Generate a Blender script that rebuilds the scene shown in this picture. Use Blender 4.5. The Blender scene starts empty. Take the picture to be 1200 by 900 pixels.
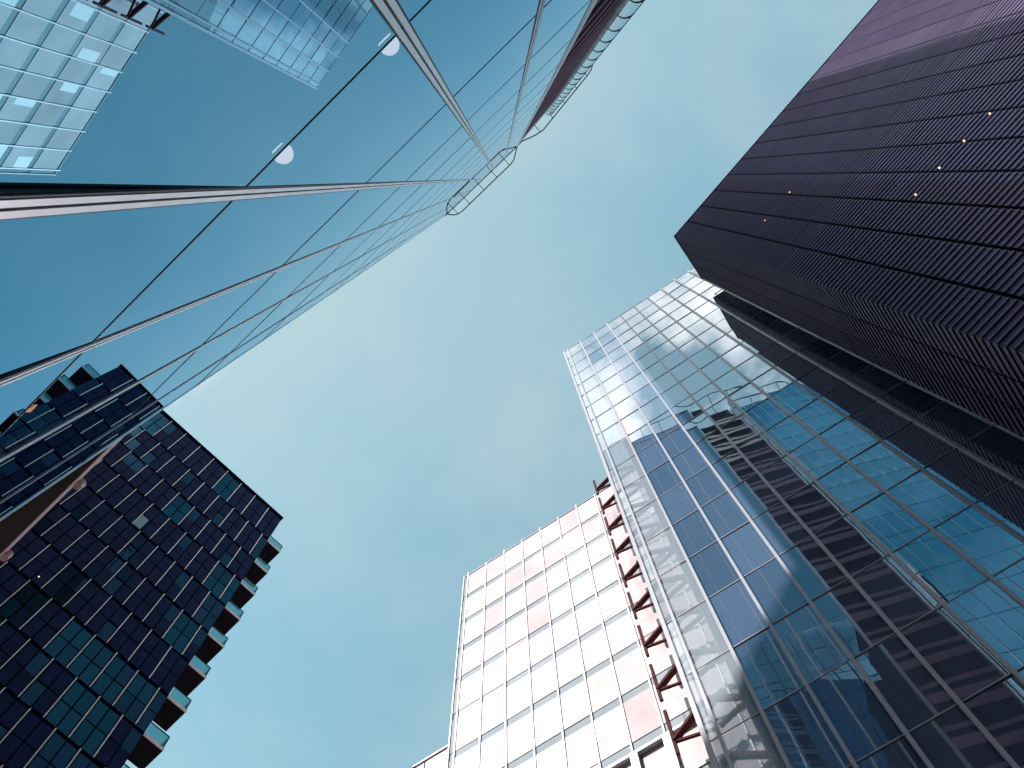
import bpy, bmesh, math, random
from mathutils import Vector, Matrix
random.seed(7)
C = bpy.data.scenes[0].collection
scene = bpy.context.scene
R = math.radians

# ------------------------------------------------------------------ camera, sky, sun, exposure
EYE = 1.6
F_PX, W_PX, H_PX = 1084.0, 1200.0, 900.0
zen = Vector((586.3 - 600, -(208.8 - 450), -F_PX)).normalized()          # zenith in camera space
xax = Vector((1, 0, 0)); xax = (xax - xax.dot(zen) * zen).normalized()
yax = zen.cross(xax)
ROT = Matrix((xax, yax, zen))                                            # world = ROT @ camera
cam = bpy.data.cameras.new('camera'); cam.sensor_width = 36.0; cam.lens = F_PX / W_PX * 36.0
cam.clip_start = 0.05; cam.clip_end = 5000
cam_ob = bpy.data.objects.new('camera', cam); C.objects.link(cam_ob)
cam_ob.matrix_world = Matrix.Translation((0, 0, EYE)) @ ROT.to_4x4()
scene.camera = cam_ob

SUN_EL, SUN_XY = 45.0, Vector((-0.875, -0.484)).normalized()             # towards the sun
sun_dir = Vector((SUN_XY.x * math.cos(R(SUN_EL)), SUN_XY.y * math.cos(R(SUN_EL)), math.sin(R(SUN_EL))))
sun = bpy.data.lights.new('sun', 'SUN'); sun.energy = 4.6; sun.angle = R(0.5); sun.color = (1.0, 0.945, 0.91)
sun_ob = bpy.data.objects.new('sun', sun); C.objects.link(sun_ob)
sun_ob.location = (0, 0, 300); sun_ob.rotation_euler = sun_dir.to_track_quat('Z', 'Y').to_euler()

world = bpy.data.worlds.new('World'); scene.world = world; world.use_nodes = True
NT = world.node_tree; NT.nodes.clear()
def wn(t, **k):
    n = NT.nodes.new(t)
    for a, b in k.items(): setattr(n, a, b)
    return n
def wl(a, b): NT.links.new(a, b)
def wmath(op, a, b=None, clamp=False):
    n = wn('ShaderNodeMath', operation=op, use_clamp=clamp)
    for i, v in enumerate((a, b)):
        if v is None: continue
        if isinstance(v, (int, float)): n.inputs[i].default_value = v
        else: wl(v, n.inputs[i])
    return n.outputs[0]
sky = wn('ShaderNodeTexSky', sky_type='NISHITA', sun_disc=False, sun_elevation=R(SUN_EL),
         sun_rotation=math.atan2(SUN_XY.x, SUN_XY.y), altitude=50, air_density=1.0, dust_density=0.3, ozone_density=1.0)
tint = wn('ShaderNodeMix', data_type='RGBA', blend_type='MULTIPLY'); tint.inputs['Factor'].default_value = 1.0
wl(sky.outputs[0], tint.inputs[6]); tint.inputs[7].default_value = (1.26, 1.46, 1.02, 1)
dk = wn('ShaderNodeMix', data_type='RGBA', blend_type='DARKEN'); dk.inputs[0].default_value = 1.0; wl(tint.outputs[2], dk.inputs[6]); dk.inputs[7].default_value = (3.4, 3.6, 3.6, 1)
tc = wn('ShaderNodeTexCoord'); sep = wn('ShaderNodeSeparateXYZ'); wl(tc.outputs['Generated'], sep.inputs[0])
zc = wmath('MAXIMUM', sep.outputs[2], 0.08)
gx = wmath('DIVIDE', sep.outputs[0], zc); gy = wmath('DIVIDE', sep.outputs[1], zc)
comb = wn('ShaderNodeCombineXYZ'); wl(gx, comb.inputs[0]); wl(gy, comb.inputs[1])
noi = wn('ShaderNodeTexNoise'); noi.inputs['Scale'].default_value = 6.5; noi.inputs['Detail'].default_value = 6; noi.inputs['Roughness'].default_value = 0.55
off = wn('ShaderNodeVectorMath', operation='ADD'); wl(comb.outputs[0], off.inputs[0]); off.inputs[1].default_value = (1.4, 9.0, 2.0)
wl(off.outputs[0], noi.inputs['Vector'])
ramp = wn('ShaderNodeValToRGB'); ramp.color_ramp.elements[0].position = 0.40; ramp.color_ramp.elements[1].position = 0.58
wl(noi.outputs[0], ramp.inputs[0])
# the cloud bank lies on the sun's side of the sky, behind the mirrored facade
side = wmath('ADD', wmath('MULTIPLY', gx, -0.683), wmath('MULTIPLY', gy, -0.730))
m1 = wn('ShaderNodeMapRange', interpolation_type='SMOOTHSTEP'); m1.inputs['From Min'].default_value = 0.05; m1.inputs['From Max'].default_value = 0.13
wl(side, m1.inputs['Value'])
cm = wmath('MULTIPLY', ramp.outputs[0], m1.outputs[0])
# a faint veil with soft patches everywhere
noi2 = wn('ShaderNodeTexNoise'); noi2.inputs['Scale'].default_value = 2.8; noi2.inputs['Detail'].default_value = 6
wl(comb.outputs[0], noi2.inputs['Vector'])
vr = wn('ShaderNodeMapRange', interpolation_type='SMOOTHSTEP'); vr.inputs['From Min'].default_value = 0.36; vr.inputs['From Max'].default_value = 0.68; wl(noi2.outputs[0], vr.inputs['Value'])
veil = wmath('MULTIPLY', vr.outputs[0], 0.42)
# a broad thin patch of high cirrus over the street
ds = wn('ShaderNodeVectorMath', operation='SUBTRACT'); wl(comb.outputs[0], ds.inputs[0]); ds.inputs[1].default_value = (-0.08, 0.14, 0)
ln = wn('ShaderNodeVectorMath', operation='LENGTH'); wl(ds.outputs[0], ln.inputs[0])
pr = wn('ShaderNodeMapRange', interpolation_type='SMOOTHSTEP'); pr.inputs['From Min'].default_value = 0.42; pr.inputs['From Max'].default_value = 0.0; wl(ln.outputs[1], pr.inputs['Value'])
veil = wmath('MINIMUM', wmath('ADD', veil, wmath('MULTIPLY', pr.outputs[0], 0.38)), 0.8)
mixv = wn('ShaderNodeMix', data_type='RGBA'); wl(veil, mixv.inputs['Factor']); wl(dk.outputs[2], mixv.inputs[6])
mixv.inputs[7].default_value = (2.15, 2.68, 2.72, 1)
mixc = wn('ShaderNodeMix', data_type='RGBA'); wl(cm, mixc.inputs['Factor']); wl(mixv.outputs[2], mixc.inputs[6])
mixc.inputs[7].default_value = (8.5, 8.2, 8.2, 1)
bg = wn('ShaderNodeBackground'); bg.inputs['Strength'].default_value = 0.13
out = wn('ShaderNodeOutputWorld'); wl(mixc.outputs[2], bg.inputs[0]); wl(bg.outputs[0], out.inputs[0])

vs = scene.view_settings; vs.view_transform = 'Standard'; vs.look = 'None'; vs.gamma = 1.0; vs.use_curve_mapping = False
vs.exposure = 1.0
scene.cycles.max_bounces = 10; scene.cycles.glossy_bounces = 6; scene.cycles.transparent_max_bounces = 12
scene.cycles.caustics_reflective = False

# ------------------------------------------------------------------ helpers
def mat(name, col, rough=0.5, metal=0.0, spec=0.5, noise=None, emit=None, bump=None):
    m = bpy.data.materials.new(name); m.use_nodes = True
    t = m.node_tree; b = t.nodes['Principled BSDF']
    b.inputs['Base Color'].default_value = (*col, 1); b.inputs['Roughness'].default_value = rough
    b.inputs['Metallic'].default_value = metal; b.inputs['Specular IOR Level'].default_value = spec
    if noise:
        sc_, amt = noise
        tc_ = t.nodes.new('ShaderNodeTexCoord'); n = t.nodes.new('ShaderNodeTexNoise'); n.inputs['Scale'].default_value = sc_
        n.inputs['Detail'].default_value = 5; t.links.new(tc_.outputs['Object'], n.inputs['Vector'])
        r = t.nodes.new('ShaderNodeValToRGB'); r.color_ramp.elements[0].position = .3; r.color_ramp.elements[1].position = .7
        r.color_ramp.elements[0].color = (*[c * (1 - amt) for c in col], 1); r.color_ramp.elements[1].color = (*[min(1, c * (1 + amt)) for c in col], 1)
        t.links.new(n.outputs[0], r.inputs[0]); t.links.new(r.outputs[0], b.inputs['Base Color'])
    if emit:
        b.inputs['Emission Color'].default_value = (*emit[0], 1); b.inputs['Emission Strength'].default_value = emit[1]
    return m

def glass(name, refl=(.8, .92, .97), base=(.03, .05, .07), ior=2.4, trans=0.0, tint=(.3, .5, .6), bump=0.0, bscale=.3, rough=0.0, jitter=0.0, floor=0.0, backlit=None, top=1.0):
    """coated architectural glass: a Fresnel mirror over a dark (or partly see-through) body"""
    m = bpy.data.materials.new(name); m.use_nodes = True
    t = m.node_tree; t.nodes.clear(); N = t.nodes.new; Lk = t.links.new
    o = N('ShaderNodeOutputMaterial'); mx = N('ShaderNodeMixShader'); f0 = N('ShaderNodeFresnel'); f0.inputs['IOR'].default_value = ior
    fr = N('ShaderNodeMapRange'); fr.inputs['To Min'].default_value = floor; fr.inputs['To Max'].default_value = top; Lk(f0.outputs[0], fr.inputs['Value'])
    gl = N('ShaderNodeBsdfGlossy'); gl.inputs['Color'].default_value = (*refl, 1); gl.inputs['Roughness'].default_value = rough
    pw = N('ShaderNodeMath'); pw.operation = 'POWER'; pw.inputs[1].default_value = 3.2; Lk(fr.outputs[0], pw.inputs[0])
    rc = N('ShaderNodeMix'); rc.data_type = 'RGBA'; rc.inputs[6].default_value = (*refl, 1); rc.inputs[7].default_value = (1, 1, 1, 1)   # coating tint fades at grazing angles
    Lk(pw.outputs[0], rc.inputs[0]); Lk(rc.outputs[2], gl.inputs['Color'])
    df = N('ShaderNodeBsdfDiffuse'); df.inputs['Color'].default_value = (*base, 1)
    body = df
    if jitter:
        oi = N('ShaderNodeObjectInfo'); mr = N('ShaderNodeMapRange'); mr.inputs['To Min'].default_value = 1 - jitter; mr.inputs['To Max'].default_value = 1 + jitter
        Lk(oi.outputs['Random'], mr.inputs['Value'])
        mc = N('ShaderNodeMix'); mc.data_type = 'RGBA'; mc.blend_type = 'MULTIPLY'; mc.inputs['Factor'].default_value = 1
        mc.inputs[6].default_value = (*base, 1); Lk(mr.outputs[0], mc.inputs[7]); Lk(mc.outputs[2], df.inputs['Color'])
    if trans > 0:
        tr = N('ShaderNodeBsdfTransparent'); tr.inputs['Color'].default_value = (*tint, 1)
        m2 = N('ShaderNodeMixShader'); m2.inputs[0].default_value = trans
        Lk(df.outputs[0], m2.inputs[1]); Lk(tr.outputs[0], m2.inputs[2]); body = m2
    if backlit:
        tl = N('ShaderNodeBsdfTranslucent'); tl.inputs['Color'].default_value = (*backlit[1], 1)
        m3 = N('ShaderNodeMixShader'); m3.inputs[0].default_value = backlit[0]
        Lk(body.outputs[0], m3.inputs[1]); Lk(tl.outputs[0], m3.inputs[2]); body = m3
    if bump > 0:
        tc_ = N('ShaderNodeTexCoord'); ns = N('ShaderNodeTexNoise'); ns.inputs['Scale'].default_value = bscale; ns.inputs['Detail'].default_value = 1.0
        Lk(tc_.outputs['Object'], ns.inputs['Vector'])
        bp = N('ShaderNodeBump'); bp.inputs['Strength'].default_value = 1.0; bp.inputs['Distance'].default_value = bump
        Lk(ns.outputs[0], bp.inputs['Height']); Lk(bp.outputs[0], gl.inputs['Normal']); Lk(bp.outputs[0], f0.inputs['Normal'])
    ge = N('ShaderNodeNewGeometry'); iv = N('ShaderNodeMath'); iv.operation = 'SUBTRACT'; iv.inputs[0].default_value = 1.0; Lk(ge.outputs['Backfacing'], iv.inputs[1])
    fm = N('ShaderNodeMath'); fm.operation = 'MULTIPLY'; Lk(fr.outputs[0], fm.inputs[0]); Lk(iv.outputs[0], fm.inputs[1])
    Lk(fm.outputs[0], mx.inputs[0]); Lk(body.outputs[0], mx.inputs[1]); Lk(gl.outputs[0], mx.inputs[2]); Lk(mx.outputs[0], o.inputs[0])
    return m

class MB:
    """collects boxes, slabs and bars in (t, n, h) facade coordinates and links them as ONE mesh"""
    def __init__(s, frame): s.f = frame; s.bm = bmesh.new()
    def hexa(s, bot, top):
        v = [s.bm.verts.new(s.f.loc(*p)) for p in bot] + [s.bm.verts.new(s.f.loc(*p)) for p in top]
        k = len(bot)
        s.bm.faces.new(v[:k][::-1]); s.bm.faces.new(v[k:])
        for i in range(k): s.bm.faces.new((v[i], v[(i + 1) % k], v[k + (i + 1) % k], v[k + i]))
        return s
    def box(s, t0, t1, n0, n1, h0, h1):
        t0, t1 = min(t0, t1), max(t0, t1); n0, n1 = min(n0, n1), max(n0, n1)
        return s.hexa([(t0, n0, h0), (t1, n0, h0), (t1, n1, h0), (t0, n1, h0)], [(t0, n0, h1), (t1, n0, h1), (t1, n1, h1), (t0, n1, h1)])
    def lean_box(s, t0, t1, n0, n1, h0, hp, h1, off):
        """upright bar whose foot below hp stands off by 'off' (one connected piece)"""
        L = [[s.bm.verts.new(s.f.loc(t, n + o, h)) for t, n in ((t0, n0), (t1, n0), (t1, n1), (t0, n1))] for h, o in ((h0, off), (hp, 0), (h1, 0))]
        s.bm.faces.new(L[0][::-1]); s.bm.faces.new(L[2])
        for a, b in ((0, 1), (1, 2)):
            for i in range(4): s.bm.faces.new((L[a][i], L[a][(i + 1) % 4], L[b][(i + 1) % 4], L[b][i]))
        return s
    def pane(s, t0, t1, n, h0, h1, th=.03, sig=0.0, lean=0.0):
        a, b = random.gauss(0, sig), random.gauss(0, sig) + lean; tc_, hc = (t0 + t1) / 2, (h0 + h1) / 2
        d = lambda t, h: n + a * (t - tc_) + b * (h - (h1 if lean else hc))
        return s.hexa([(t0, d(t0, h0), h0), (t1, d(t1, h0), h0), (t1, d(t1, h0) + th, h0), (t0, d(t0, h0) + th, h0)],
                      [(t0, d(t0, h1), h1), (t1, d(t1, h1), h1), (t1, d(t1, h1) + th, h1), (t0, d(t0, h1) + th, h1)])
    def prism(s, plan, h0, h1):                     # counter-clockwise plan polygon in (t, n)
        return s.hexa([(t, n, h0) for t, n in plan], [(t, n, h1) for t, n in plan])
    def bar(s, a, b, w, d=None):
        a, b = Vector(s.f.loc(*a)), Vector(s.f.loc(*b)); ax = (b - a).normalized(); d = d or w
        u = ax.cross(Vector((0, 0, 1)));  u = u.normalized() if u.length > 1e-4 else Vector((1, 0, 0)); v = ax.cross(u)
        vs_ = [s.bm.verts.new(p + u * x * w / 2 + v * y * d / 2) for p in (a, b) for x, y in ((-1, -1), (1, -1), (1, 1), (-1, 1))]
        for f in ((3, 2, 1, 0), (4, 5, 6, 7), (0, 1, 5, 4), (1, 2, 6, 5), (2, 3, 7, 6), (3, 0, 4, 7)): s.bm.faces.new([vs_[i] for i in f])
        return s
    def tube(s, pts, r, k=8):
        P = [Vector(s.f.loc(*p)) for p in pts]; rings = []
        for i, p in enumerate(P):
            ax = (P[min(i + 1, len(P) - 1)] - P[max(i - 1, 0)]).normalized()
            u = ax.cross(Vector((0, 0, 1))).normalized() if abs(ax.z) < .95 else Vector((1, 0, 0)); v = ax.cross(u)
            rings.append([s.bm.verts.new(p + (u * math.cos(j * 2 * math.pi / k) + v * math.sin(j * 2 * math.pi / k)) * r) for j in range(k)])
        for i in range(len(rings) - 1):
            for j in range(k): s.bm.faces.new((rings[i][j], rings[i][(j + 1) % k], rings[i + 1][(j + 1) % k], rings[i + 1][j]))
        s.bm.faces.new(rings[0][::-1]); s.bm.faces.new(rings[-1])
        return s
    def disc(s, t, n, h, r, th=.03, k=20):
        return s.prism([(t + r * math.cos(i * 2 * math.pi / k), n + r * math.sin(i * 2 * math.pi / k)) for i in range(k)], h - th, h)
    def build(s, name, m, parent=None, label=None, kind=None, recalc=True):
        if recalc: bmesh.ops.recalc_face_normals(s.bm, faces=s.bm.faces)
        me = bpy.data.meshes.new(name); s.bm.to_mesh(me); s.bm.free(); me.materials.append(m)
        o = bpy.data.objects.new(name, me); C.objects.link(o)
        if parent: o.parent = parent
        if label: o['label'] = label
        if kind: o['kind'] = kind
        return o

class Frame:
    """facade coordinates: t along the wall, n away from the viewer, h above the viewer's eye"""
    def __init__(s, tdir, t0=0, n0=0):
        s.t = Vector(tdir).normalized(); s.n = Vector((-s.t.y, s.t.x)); s.t0, s.n0 = t0, n0
    def loc(s, t, n, h): return (t - s.t0, n - s.n0, h + EYE)
    def world(s, t, n, h): p = s.t * t + s.n * n; return Vector((p.x, p.y, h + EYE))
    def thing(s, name, label, cat, group=None):
        o = bpy.data.objects.new(name, None); C.objects.link(o)
        p = s.world(s.t0, s.n0, -EYE); o.location = p; o.rotation_euler = (0, 0, math.atan2(s.t.y, s.t.x))
        o['label'] = label; o['category'] = cat
        if group: o['group'] = group
        return o
    def px(s, t, n, h):
        v = s.world(t, n, h) - Vector((0, 0, EYE)); c = ROT.transposed() @ v
        if c.z > -.05: return None
        return (600 + F_PX * c.x / -c.z, 450 - F_PX * c.y / -c.z)
    def area(s, t0, t1, n, h0, h1):
        """how large a wall rectangle shows in the photograph"""
        q = [s.px(t0, n, h0), s.px(t1, n, h0), s.px(t1, n, h1), s.px(t0, n, h1)]
        if any(p is None for p in q): return 0
        q = [(min(max(x, 0), 1200), min(max(y, 0), 900)) for x, y in q]
        return abs(sum(q[i][0] * q[(i + 1) % 4][1] - q[(i + 1) % 4][0] * q[i][1] for i in range(4))) / 2

def many(frame, name, items, parent, limit=100):
    """items: (area, material, fn(MB)); the largest become parts of their own, the rest one 'stuff' part per material"""
    items = sorted(items, key=lambda i: -i[0]); rest = {}
    for i, (a, m, fn) in enumerate(items):
        if i < limit:
            b = MB(frame); fn(b); b.build(name, m, parent)
        else: rest.setdefault(m.name, (m, []))[1].append(fn)
    for m, fns in rest.values():
        b = MB(frame)
        for fn in fns: fn(b)
        b.build(name, m, parent, kind='stuff')

# ------------------------------------------------------------------ materials
M_glass = glass('mirror_glass', refl=(.24, .70, .98), base=(.01, .02, .03), floor=.32, ior=3.0, trans=.8, tint=(.32, .42, .46), bump=.0011, bscale=.25)
M_nose = glass('pale_blue_curved_glass', refl=(.75, .92, 1), base=(.04, .12, .16), ior=2.0, floor=.62)
M_screen = glass('teal_screen_glass', refl=(.6, .85, .95), base=(.01, .08, .12), ior=1.28, top=.2, trans=.68, tint=(.42, .68, .82), bump=.002, bscale=.6, backlit=(.36, (.01, .20, .31)))
G_glass = glass('curtain_glass', refl=(.84, .92, .97), base=(.075, .10, .165), ior=2.4, bump=.005, bscale=.35, jitter=.3, floor=.30)
G_clear = glass('clear_wing_glass', refl=(.8, .9, .95), base=(.42, .47, .52), ior=1.9, trans=.6, tint=(.85, .9, .92))
L_glass = glass('dark_window_glass', refl=(.10, .26, .42), base=(.004, .010, .028), ior=1.9, bump=.003, bscale=.8, jitter=.6)
L_blind = glass('blue_window_glass', refl=(.07, .27, .40), base=(.004, .022, .046), ior=2.0, bump=.003, bscale=.8, jitter=.5)
W_panel = mat('white_glass_panel', (.52, .445, .46), .18, noise=(.35, .14))
W_warm = mat('pale_pink_glass_panel', (.44, .36, .38), .18, noise=(.35, .16))
W_band = glass('blue_spandrel_glass', refl=(.85, .92, .95), base=(.24, .285, .315), ior=1.6)
W_blind = mat('bright_roller_blind', (.68, .63, .63), .6)
W_mull = mat('rose_white_mullion', (.74, .62, .65), .4)
alu = mat('brushed_aluminium', (.86, .80, .82), .3, .7, noise=(3, .12))
white_alu = mat('white_mullion_paint', (.275, .28, .33), .35)
grey_alu = mat('grey_mullion_paint', (.42, .44, .47), .4, .3)
seal = mat('black_seal', (.012, .013, .022), .5)
blackm = mat('black_steel', (.008, .009, .014), .7, spec=.15)
void = mat('dark_recess', (.006, .006, .012), .9, spec=.1)
concrete = mat('dark_concrete', (.16, .16, .17), .9, noise=(1.5, .2))
core = mat('dark_interior', (.02, .026, .034), .9)
louv = mat('terracotta_louvre', (.27, .13, .20), .5, noise=(1.0, .25))
brown = mat('red_brown_steel', (.060, .016, .016), .85, spec=.1, noise=(2, .25))
tealwall = mat('teal_metal_cladding', (.02, .09, .13), .5, noise=(.5, .2))
redsteel = mat('dark_red_panel', (.028, .008, .010), .45, noise=(2, .2))
D_fin = mat('dark_violet_metal', (.058, .026, .125), .5, 0, spec=.2, noise=(.4, .3))
D_back = mat('dark_violet_backing', (.013, .008, .040), .6, noise=(.5, .3))
L_clad = mat('near_black_cladding', (.002, .005, .022), .8, spec=.05, noise=(1.2, .35))
L_clad2 = mat('blue_black_cladding', (.004, .012, .056), .7, spec=.06, noise=(1.2, .35))
L_white = mat('pale_fin_paint', (.78, .78, .82), .4)
slab_sunlouv = mat('pale_slab_and_sunlit_louvre', (.70, .60, .62), .6)
lamp_m = mat('lamp_glow', (.9, .8, .75), .5, emit=((1.0, .50, .42), 9.0))
spark = mat('small_lamp_glow', (.9, .6, .4), .5, emit=((1.0, .5, .28), 1.2))
pinkl = mat('pink_frosted_glass', (.75, .42, .42), .35)
orange = mat('orange_pennant_glow', (.75, .22, .08), .7, emit=((1.0, .25, .10), 10.0))

# ------------------------------------------------------------------ ground
gm = mat('paving_stone', (.27, .26, .25), .8, noise=(.8, .25))
fr0 = Frame((1, 0))
g = MB(fr0); g.bm.faces.new([g.bm.verts.new(p) for p in ((-1500, -1500, 0), (1500, -1500, 0), (1500, 1500, 0), (-1500, 1500, 0))])
g = g.build('pavement', gm); g['kind'] = 'structure'

# ------------------------------------------------------------------ mirrored tower
FM = Frame((-.73016, .68327), 7.2, 1.2)
tower = FM.thing('mirror_tower', 'tall mirror-glass tower with pale vertical strips, standing right beside the viewer at upper left', 'office tower')
NF, TOP = 1.2, 103.5
rows = [-1.55, 1.6, 6.8, 12.9, 18.2, 23.3]
while rows[-1] < TOP - 5.3: rows.append(rows[-1] + 5.2)
rows[-1] = TOP
strips = [(7.2, .10), (6.28, .05), (4.69, .09), (3.07, .10), (1.44, .13), (-.20, .13), (-1.84, .12), (-3.55, .14)]
# body behind the glass, floor slabs, roof
b = MB(FM); b.prism([(7.12, 6.2), (7.12, 20), (-1.3, 20), (-6.2, 6.2)][::-1], -EYE, TOP); b.build('core', core, tower)
b = MB(FM); b.box(7.19, 7.09, NF + .05, 6.2, -EYE, TOP); b.build('side_wall', redsteel, tower)
b = MB(FM); b.prism([(-7.97, 2.0), (-7.85, 2.0), (-6.23, 6.2), (-1.32, 20), (-1.45, 20)], -EYE, TOP); b.build('side_wall', tealwall, tower)
for h in rows[1:]:
    b = MB(FM); b.prism([(7.08, NF + .036), (7.08, 6.19), (-6.19, 6.19), (-7.80, 2.0), (-3.7, NF + .42), (-3.6, NF + .036)][::-1], h - .35, h - .03); b.build('floor_slab', core, tower)
LEAN = -.009          # the lowest storey of glass is set a little out of plumb
items = []
for i in range(len(strips) - 1):
    t1, w1 = strips[i]; t0, w0 = strips[i + 1]
    a, c = t0 + w0 / 2, t1 - w1 / 2
    if i == 0: c = 7.185
    for j in range(len(rows) - 1):
        h0, h1 = rows[j] + .012, rows[j + 1] - .012
        items.append((FM.area(a, c, NF, h0, h1), M_glass, lambda b, a=a, c=c, h0=h0, h1=h1: b.pane(a - .006, c + .006, NF, h0, h1, .03, .00035, LEAN if h1 < 7 else 0)))
many(FM, 'glass_pane', items, tower)
for t, w in strips:
    b = MB(FM)
    if t > 7: b.lean_box(t + .012, t - .02, NF - .015, NF + .06, -EYE, 6.8, TOP, 0.0); o = b.build('corner_trim', alu, tower)
    else:
        b.lean_box(t - w / 2 + .012, t - .010, NF - .012, NF + .10, -EYE, 6.8, TOP, 0.0); b.lean_box(t + .010, t + w / 2 - .012, NF - .012, NF + .10, -EYE, 6.8, TOP, 0.0)
        o = b.build('mullion', alu, tower)
        s = MB(FM); s.lean_box(t - w / 2 + .016, t + w / 2 - .016, NF + .004, NF + .045, -EYE, 6.8, TOP, 0.0)
        s.lean_box(t + w / 2 - .010, t + w / 2 + .004, NF - .006, NF + .010, -EYE, 6.8, TOP, 0.0); s.lean_box(t - w / 2 - .004, t - w / 2 + .010, NF - .006, NF + .010, -EYE, 6.8, TOP, 0.0)
        s.build('seal', seal, o)
for h in rows[1:-1]:
    b = MB(FM); b.box(-3.55, 7.18, NF - .005, NF + .028, h - .012, h + .012); b.build('joint', seal, tower)
b = MB(FM); b.box(-3.6, 7.2, NF - .05, NF + .12, TOP + .01, TOP + .25); b.build('coping', blackm, tower)
# louvred strip between the glass facade and the rounded screen
LA, LB = Vector((-3.72, 1.22)), Vector((-8.0, 1.66))
b = MB(FM); b.prism([(LA.x, LA.y + .14), (LB.x, LB.y + .12), (LB.x, LB.y + .3), (LA.x, LA.y + .35)], -EYE, TOP - 3); b.build('louvre_backing', void, tower)
h = -1.0; items = []
dirv = (LB - LA).normalized(); nv = Vector((dirv.y, -dirv.x)); nv = nv if nv.y < 0 else -nv
while h < TOP - 3.2:
    def lv(b, h=h):
        b.prism([tuple(p) for p in (LA + nv * .05, LB + nv * .05, LB + nv * .02, LA + nv * .02)], h, h + .8)
        b.prism([tuple(p) for p in (LA - nv * .02, LB - nv * .02, LB - nv * .05, LA - nv * .05)], h + 1.45, h + 1.85)
    items.append((FM.area(-8, -3.7, 1.5, h, h + 1), louv if h < 86 else slab_sunlouv, lv)); h += 3.4  # topmost louvres coloured pale, as if sunlit
many(FM, 'louvre', items, tower)
b = MB(FM); b.box(-3.70, -3.62, NF - .03, NF + .3, -EYE, TOP - 1.5); b.build('louvre_edge_trim', alu, tower)
b = MB(FM); b.prism([(-7.95, 1.50), (-8.03, 1.50), (-8.03, 1.75), (-7.95, 1.75)], -EYE, TOP - 2); b.build('louvre_edge_trim', alu, tower)
# rounded glass screen to the right of the louvres
nose = [(-8.06, 1.62), (-8.05, 1.45), (-8.10, 1.30), (-8.20, 1.18), (-8.35, 1.095), (-8.55, 1.08)]
plan = nose + [(-8.55 - 8.8 * k / 8, 1.08 + 1.164 * k / 8) for k in range(1, 9)] + [(-17.6, 2.36), (-17.8, 2.6), (-17.8, 2.9)]
def sheet(b, pl, h0, h1, th=.05):
    for (a, c) in zip(pl[:-1], pl[1:]):
        d = (Vector(c) - Vector(a)).normalized(); o = Vector((-d.y, d.x)); o = o if o.y > 0 or abs(o.y) < .3 and o.x < 0 else -o
        b.prism([a, c, tuple(Vector(c) + o * th), tuple(Vector(a) + o * th)], h0, h1)
ring_h = [-1.4 + 3.5 * k for k in range(31)]
def curved(name, pl, m):
    scr = MB(FM); P = [scr.bm.verts.new(FM.loc(*p, hh)) for hh in (-EYE, TOP - .4) for p in pl]
    for i in range(len(pl) - 1): f = scr.bm.faces.new((P[i], P[len(pl) + i], P[len(pl) + i + 1], P[i + 1])); f.smooth = True
    return scr.build(name, m, tower, recalc=False)
nose_o = curved('rounded_glass_edge', nose, M_nose)
scr_o = curved('glass_screen', plan[len(nose) - 1:], M_screen)
sm = scr_o.modifiers.new('thickness', 'SOLIDIFY'); sm.thickness = .03; sm.offset = 0
for hh in ring_h[1:-1]:
    b = MB(FM); b.tube([(t, n - .02, hh) for t, n in plan], .02, 6); b.build('ring', seal, nose_o)
for k in range(8):
    t = -9.2 - 1.1 * k; b = MB(FM); n = 1.08 + .1323 * (-8.55 - t); b.box(t - .03, t + .03, n - .04, n + .05, -EYE, TOP - .4); b.build('screen_rib', alu, scr_o)
# roof rail with brackets
loop = [(7.0, NF, 0), (6.75, .86, 0), (6.45, .55, 0), (6.05, .38, 0), (5.6, .30, 0), (-1.9, .32, 0), (-2.5, .45, 0), (-3.1, .85, 0), (-3.7, 1.22, 0), (-4.4, 1.28, 0), (-5.2, 1.0, 0), (-6.0, .72, 0), (-7.0, .55, 0),
        (-14.5, 1.50, 0), (-15.1, 1.65, 0), (-15.45, 1.9, 0), (-15.5, 2.3, 0)]
rl = MB(FM); rl.tube([(t, n, TOP + 1.5) for t, n, _ in loop], .065, 8); rl = rl.build('roof_rail', blackm, tower)
for t, n0, n1 in ((6.1, .42, 1.2), (4.4, .33, 1.2), (2.2, .33, 1.2), (0.2, .33, 1.2), (-1.7, .36, 1.2), (-6.6, .65, 1.8), (-8.6, .78, 1.8), (-10.6, 1.04, 2), (-12.6, 1.3, 2.2), (-14.3, 1.5, 2.3)):
    b = MB(FM); b.bar((t, n0, TOP + 1.5), (t, n1, TOP + 1.5), .07); b.bar((t, n1, TOP + 1.5), (t, n1, TOP - .2), .07); b.build('rail_bracket', blackm, rl)
# ceiling lamps inside, seen through the glass
for t, n, h, r in ((1.80, 2.10, 12.12, .13), (-.10, 2.13, 12.2, .13), (4.1, 1.80, 22.7, .09)):
    b = MB(FM); b.disc(t, n, h, r, .05); o = b.build('ceiling_lamp', lamp_m, tower)
    b = MB(FM); b.bar((t, n, h + .001), (t, n, h + .45), .02); b.build('lamp_stem', blackm, o)
b = MB(FM); b.prism([(6.607, 2.085), (6.546, 2.027), (6.40, 2.027), (6.44, 2.06)], 11.82, 11.84)
b.build('glowing_pennant', orange, tower)  # orange pennant, given a glow of its own to show through the glass
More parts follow.
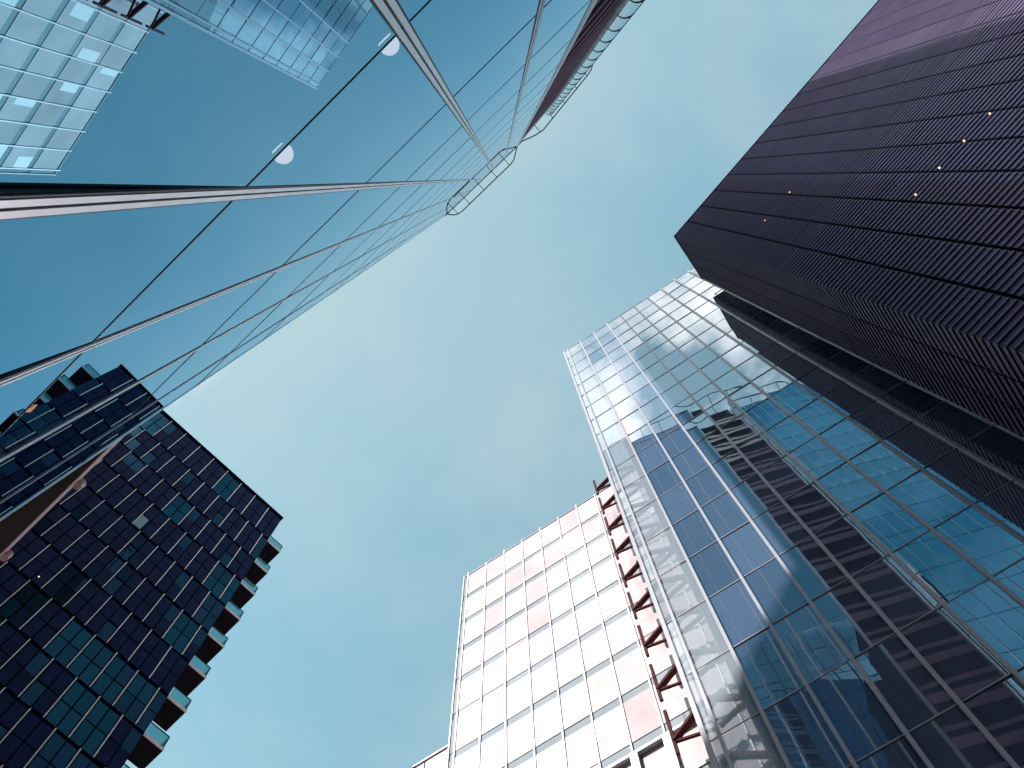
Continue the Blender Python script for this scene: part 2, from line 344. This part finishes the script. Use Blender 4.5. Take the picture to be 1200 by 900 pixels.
# red soffit beam at the free corner with its two small lamps
b = MB(FM); b.box(7.23, 13.0, 1.2, 2.3, 14.0, 14.5); bm_ = b.build('soffit_beam', redsteel, tower)
b = MB(FM); b.box(7.23, 13.0, 1.185, 1.198, 14.0, 14.5); b.build('beam_trim', pinkl, bm_)
for t in (8.05, 9.80):
    b = MB(FM); b.prism([(t + .075 * math.cos(a * math.pi / 8), 1.10 + .06 * math.sin(a * math.pi / 8)) for a in range(16)], 13.86, 14.02); b.build('spot_lamp', pinkl, bm_)

# ------------------------------------------------------------------ unseen block added behind the mirrored tower to shade the glass tower's foot
FN = Frame((1, 0), -22, -7.5)
nb = FN.thing('shading_block', 'unseen plain concrete block added behind the mirror tower to shade the glass tower', 'office building')
b = MB(FN); b.box(-52, -22, -26, -7.5, -EYE, 71.5); b.build('wall', concrete, nb)
b = MB(FN); b.box(-52.1, -21.9, -26.1, -7.4, 71.51, 72.0); b.build('coping', grey_alu, nb)

# ------------------------------------------------------------------ glass curtain-wall tower
FG = Frame((.83195, -.55484), -3.88, 16.485)          # here t = -tG, so that n points away from the viewer
gt = FG.thing('glass_tower', 'glass curtain-wall tower with white mullions that mirrors clouds, beside the white block', 'office tower')
D0, GTOP = 16.485, 84.9
cols = [-3.88, -3.46] + [-2.06 + 1.467 * k for k in range(20)]
grow = [-EYE + .1] + [30.85 - 3.6 * k for k in range(9, 0, -1)][1:] + [30.85 + 3.6 * k for k in range(16)]
b = MB(FG); b.box(-2.4, cols[-1], D0 + .22, D0 + 16, -EYE, GTOP - .3); b.build('body', core, gt)
items = []
for i in range(len(cols) - 1):
    for j in range(len(grow) - 1):
        a, c, h0, h1 = cols[i] + .03, cols[i + 1] - .03, grow[j] + .03, grow[j + 1] - .03
        m = G_clear if i < 2 else G_glass
        ar = FG.area(a, c, D0, h0, h1) * (0.02 if cols[i] > 9 else 1)
        items.append((ar, m, lambda b, a=a, c=c, h0=h0, h1=h1: b.pane(a, c, D0, h0, h1, .03, .0038)))
many(FG, 'glass_pane', items, gt)
for i, t in enumerate(cols):
    b = MB(FG); w = .055 if i else .08; b.box(t - w, t + w, D0 - .10, D0 - .004, -EYE, GTOP); b.build('mullion', white_alu, gt)
for h in grow[1:]:
    b = MB(FG)
    for i in range(len(cols) - 1): b.box(cols[i] + .056, cols[i + 1] - .056, D0 - .03, D0 - .002, h - .02, h + .02)
    b.build('transom', white_alu, gt)
b = MB(FG); b.box(-2.4, cols[-1], D0 + .01, D0 + .18, GTOP - .06, GTOP + .02); b.build('coping', grey_alu, gt)
b = MB(FG); b.box(-2.44, -2.41, D0 + .05, D0 + 16, -EYE, GTOP - .5); b.build('side_wall', grey_alu, gt)

# ------------------------------------------------------------------ white office block
DW = 22.0
FW = Frame((.83195, -.55484), -17.9, DW)
wb = FW.thing('white_block', 'sunlit white-panelled office block with thin blue floor bands, left of the glass tower', 'office building')
WTOP = 62.4
wc = [-17.88, -17.52] + [-15.96 + 1.545 * k for k in range(10)]
wf = [62.30 - 3.56 * k for k in range(19)]
b = MB(FW); b.box(-17.85, -2.5, DW + .25, DW + 15, -EYE, WTOP - .05); b.build('body', concrete, wb)
panels, bands = [], []
for k in range(len(wf)):
    top = wf[k] - .08 if k == 0 else wf[k] - .30; bot = wf[k] - 3.56 + .32 if k < len(wf) - 1 else -EYE
    if bot < -EYE: bot = -EYE
    if top <= bot: continue
    for i in range(len(wc) - 1):
        a, c = wc[i] + .05, wc[i + 1] - .05
        deep = .42 if k in (8, 9) and 5 <= i <= 8 else .0
        m = W_warm if random.random() < .28 else W_panel
        if i == 0: m = W_band
        if deep:
            panels.append((FW.area(a, c, DW, bot, top), m, lambda b, a=a, c=c, bot=bot, top=top: b.pane(a + .14, c - .14, DW + .20, bot + .18, top - .18, .03, .002)))
        else:
            panels.append((FW.area(a, c, DW, bot, top), m, lambda b, a=a, c=c, bot=bot, top=top: b.pane(a, c, DW, bot, top, .03, .002)))
many(FW, 'window_panel', panels, wb)
for k in range(0, 9):
    for i in range(1, len(wc) - 1):
        if random.random() > .24 or (k == 8 and i > 4): continue
        a, c = wc[i] + .06, wc[i + 1] - .06; top, bot = wf[k] - .34, wf[k] - 3.2
        u = random.uniform(.25, .6); z = random.uniform(.3, .95)
        if random.random() < .5: a = c - (c - a) * u
        else: c = a + (c - a) * u
        b = MB(FW); b.pane(a, c, DW - .012, top - (top - bot) * z, top, .008); b.build('blind', W_blind, wb)
for k in range(1, len(wf)):
    for i in range(len(wc) - 1):
        a, c, z0, z1 = wc[i] + .05, wc[i + 1] - .05, wf[k] - .29, wf[k] + .31
        bands.append((FW.area(a, c, DW, z0, z1), W_warm if random.random() < .13 else W_band, lambda b, a=a, c=c, z0=z0, z1=z1: b.pane(a, c, DW + .03, z0, z1, .03, .002)))
many(FW, 'spandrel_panel', bands, wb)
for k in (8, 9):
    for i in range(5, 9):
        a, c = wc[i] + .05, wc[i + 1] - .05; top, bot = wf[k] - .30, wf[k] - 3.24
        b = MB(FW)
        b.box(a, a + .12, DW - .03, DW + .24, bot, top); b.box(c - .12, c, DW - .03, DW + .24, bot, top)
        b.box(a + .121, c - .121, DW - .03, DW + .24, top - .15, top); b.box(a + .121, c - .121, DW - .03, DW + .24, bot, bot + .15); b.build('window_frame', grey_alu, wb)
for i, t in enumerate(wc):
    b = MB(FW); b.box(t - .035, t + .035, DW - .06, DW + .09, -EYE, WTOP + (.35 if i % 2 else .12)); b.build('mullion', W_mull if i else white_alu, wb)
b = MB(FW); b.box(-17.9, -2.5, DW - .02, DW + .3, WTOP - .02, WTOP + .06); b.build('coping', white_alu, wb)
# lower wing of the white block at its left end
b = MB(FW); b.box(-24.0, -17.97, DW + .2, DW + 12, -EYE, 42.2); lw = b.build('lower_wing', concrete, wb)
for k in range(12):
    for i in range(4):
        a = -17.99 - 1.5 * (i + 1); h1 = 42.2 - 3.56 * k
        if FW.area(a, a + 1.4, DW, h1 - 3, h1) <= 0: continue
        b = MB(FW); b.pane(a + .04, a + 1.46, DW + .12, h1 - 3.0, h1 - .1, .03, .002); b.build('wing_panel', W_panel, lw)
b = MB(FW); b.box(-24, -17.97, DW + .05, DW + .3, 42.21, 42.32); b.build('wing_coping', white_alu, lw)
# red-brown brackets in the gap, one on each storey
for k in range(11):
    h = 61.4 - 3.56 * k; d = DW - 1.3
    b = MB(FW); tp = -6.05
    b.bar((tp, d, h - .1), (tp, d, h - 2.9), .13)
    b.bar((tp, d, h - 2.1), (-4.45, d, h - .9), .26, .14); b.bar((tp, d, h - 2.15), (-4.3, d, h - 2.75), .11)
    o = b.build('bracket', brown, wb)
    b = MB(FW); b.bar((-2.7, d, h - .1), (-2.7, d, h - 2.9), .14); b.bar((-2.7, d, h - 2.1), (-4.25, d, h - .9), .2); b.bar((-2.7, d, h - 2.15), (-4.2, d, h - 2.7), .16); b.build('bracket_arm', brown, o)

# ------------------------------------------------------------------ dark louvred tower
FD = Frame((.64323, -.76567), 5.5, 13.492)
dt = FD.thing('louvred_tower', 'dark violet tower wrapped in fine horizontal louvres, filling the upper right', 'office tower')
DD, DTOP = 13.492, 74.26
def to_d(p): v = Vector(p); return (v.dot(FD.t), v.dot(FD.n))
A_, B_ = to_d((13.82, 4.52)), to_d((16.2, 7.93))
Cc = to_d((16.2 + .83195 * 34, 7.93 - .55484 * 34)); Dd = to_d((13.82 + .64323 * 44, 4.52 - .76567 * 44))
inset = lambda p, q, r: p
core_plan = [(A_[0] + .45, A_[1] + .42), (Dd[0], Dd[1] + .42), (Cc[0], Cc[1] - .4), (B_[0] + .45, B_[1] - .35)]
b = MB(FD); b.prism(core_plan, -EYE, DTOP - .3); b.build('core', void, dt)
def louvre_wall(p, q, pitch_t, upto=99):
    p, q = Vector(p), Vector(q); d = (q - p).normalized(); L_ = (q - p).length; o = Vector((d.y, -d.x))   # o points outwards
    if o.dot(Vector((sum(c[0] for c in core_plan) / 4, sum(c[1] for c in core_plan) / 4)) - p) > 0: o = -o
    n = max(1, round(L_ / pitch_t)); w = L_ / n; items = []
    for i in range(min(n, upto)):
        s0, s1 = i * w + .07, (i + 1) * w - .07
        P = lambda s, e: tuple(p + d * s - o * e)
        bk = MB(FD); bk.prism([P(s0, .07), P(s1, .07), P(s1, .13), P(s0, .13)], -EYE, DTOP - .05); bk = bk.build('louvre_panel', D_back, dt)
        b = MB(FD); h = DTOP - .25; r_ = random.uniform(-.02, .02)
        while h > 10:
            e = .02 + random.uniform(-.006, .006) + r_ * .2
            b.hexa([P(s0, e + .02), P(s1, e + .02), P(s1, .068), P(s0, .068)], [P(s0, e), P(s1, e), P(s1, .068), P(s0, .068)] if False else [(x, y, ) for x, y in (P(s0, e), P(s1, e), P(s1, .068), P(s0, .068))]) if False else \
            b.hexa([(*P(s0, e), h - .12), (*P(s1, e), h - .12), (*P(s1, .068), h - .08), (*P(s0, .068), h - .08)], [(*P(s0, e), h), (*P(s1, e), h), (*P(s1, .068), h), (*P(s0, .068), h)])
            h -= .45
        b.build('slat', D_fin, bk)
        jn = MB(FD); s = (i + 1) * w; jn.prism([P(s - .05, .13), P(s + .05, .13), P(s + .05, .25), P(s - .05, .25)], -EYE, DTOP - .05); jn.build('joint', void, dt)
louvre_wall(A_, Dd, 1.552, 26); louvre_wall(A_, B_, 1.39); louvre_wall(B_, Cc, 1.5, 10)
b = MB(FD); b.prism([A_, Dd, Cc, B_], DTOP - .24, DTOP - .06) if False else b.prism([(A_[0] - .02, A_[1] - .02), (Dd[0], Dd[1] - .02), (Cc[0], Cc[1]), (B_[0] - .02, B_[1])], DTOP, DTOP + .10); b.build('roof_edge', blackm, dt)
rr = MB(FD)
Bv, Cv = Vector(B_), Vector(Cc); dv = (Cv - Bv).normalized()
pts = [tuple(Bv + dv * s) for s in (0.3, 14)]
rr.tube([(*pts[0], DTOP + 1.1), (*pts[1], DTOP + 1.1)], .04, 6)
for s in range(8):
    q = Bv + dv * (.4 + 1.6 * s); rr.bar((q.x, q.y, DTOP + .1), (q.x, q.y, DTOP + 1.1), .05)
rr.build('roof_rail', blackm, dt)
for s, h in ((9.21, 38.49), (7.82, 38.56), (6.43, 38.58), (5.03, 38.52), (4.85, 55.07), (2.73, 55.04)):
    b = MB(FD); b.box(A_[0] + s - .03, A_[0] + s + .03, DD - .05, DD + .012, h, h + .05); b.build('marker_lamp', spark, dt)

# ------------------------------------------------------------------ dark balcony tower
FL = Frame((.70556, .70865), 6.95, 33.34)
lt = FL.thing('balcony_tower', 'dark residential tower with staggered pale fins and a column of corner balconies, lower left', 'apartment tower')
DL, LTOP, LE = 33.34, 75.0, 6.95
lf = [74.7, 70.2, 66.1, 62.3, 58.4, 54.6, 50.85, 47.2, 43.6, 39.95, 36.3, 32.65, 29.0, 25.35, 21.7]
L0 = -26.0
b = MB(FL); b.box(L0, LE - .02, DL + .12, DL + 18, -EYE, LTOP - .02); b.build('wall', L_clad, lt)
wins, fins, clad = [], [], []
for k in range(len(lf) - 1):
    h1, h0 = lf[k], lf[k + 1]; odd = k % 2
    # floors alternate by half a bay
    t = LE - .70 if odd else LE - 1.50
    edges = []
    while t > L0: edges.append(t); t -= 1.535
    for e in edges:
        fins.append((FL.area(e - .2, e + .2, DL, h0, h1), L_white, lambda b, e=e, h0=h0, h1=h1: b.prism([(e - .045, DL - .045), (e + .02, DL - .045), (e + .015, DL - .12)][::-1], h0 + .05, h1 - .02)))
        near = max(0, (e + 8) / 15); lit = random.random() < .06 + .55 * near * near; teal = random.random() < .6
        for q, (s0, s1) in enumerate(((.10, .72), (.80, 1.42))):
            for r_ in range(2):
                z0 = h0 + .12 + r_ * (h1 - h0 - .2) * .5; z1 = z0 + (h1 - h0 - .2) * .5 - .10
                a, c = e + s0, min(e + s1, LE - .03)
                if c - a < .2: continue
                m = (L_blind if teal and random.random() < .8 else L_glass) if lit else (L_glass if random.random() < .10 else L_clad2)
                dep = 0.0 if m is L_clad2 else .05
                it = (FL.area(a, c, DL, z0, z1), m, lambda b, a=a, c=c, z0=z0, z1=z1, dep=dep: b.pane(a, c, DL + dep - .04, z0, z1, .05, .006))
                (clad if m is L_clad2 else wins).append(it)
many(FL, 'window', wins, lt); many(FL, 'cladding_panel', clad, lt); many(FL, 'fin', fins, lt)
b = MB(FL); b.box(L0, LE + .03, DL - .10, DL + .4, LTOP, LTOP + .12); b.build('coping', L_clad, lt)
pale_lit = mat('pale_lit_pane', (.20, .30, .33), .7)
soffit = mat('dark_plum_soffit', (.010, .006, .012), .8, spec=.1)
b = MB(FL); b.pane(-1.42, -.82, DL - .06, 58.55, 60.2, .012); b.build('pale_lit_window', pale_lit, lt)  # pane coloured pale to stand in for a lit window
b = MB(FL); b.box(-2.83, -2.77, DL - .09, DL - .05, 47.87, 47.93); b.build('wall_lamp', spark, lt)
bal_glass = glass('balcony_glass', refl=(.8, .95, 1), base=(.1, .3, .34), ior=1.5, trans=.75, tint=(.45, .75, .78))
for k in range(1, 12):
    h = lf[k] + .35; w = 1.35; dpt = 1.9
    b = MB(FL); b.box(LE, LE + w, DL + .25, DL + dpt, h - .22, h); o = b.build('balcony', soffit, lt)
    b = MB(FL); b.box(LE, LE + w + .02, DL + .20, DL + .247, h - .2, h + .02); b.build('slab_edge', slab_sunlouv, o)
    b = MB(FL); b.box(LE + .05, LE + w - .05, DL + .27, DL + .29, h + .03, h + 1.02); b.box(LE + w - .06, LE + w - .04, DL + .3, DL + dpt - .1, h + .03, h + 1.02); b.build('balustrade_glass', bal_glass, o)
    b = MB(FL); p = [(LE + .02, DL + .28), (LE + w - .05, DL + .28), (LE + w - .05, DL + dpt - .1)]
    for u, v in zip(p[:-1], p[1:]): b.bar((*u, h + 1.05), (*v, h + 1.05), .05)
    for u in p[1:]: b.bar((*u, h + .02), (*u, h + 1.05), .05)
    b.build('handrail', blackm, o)
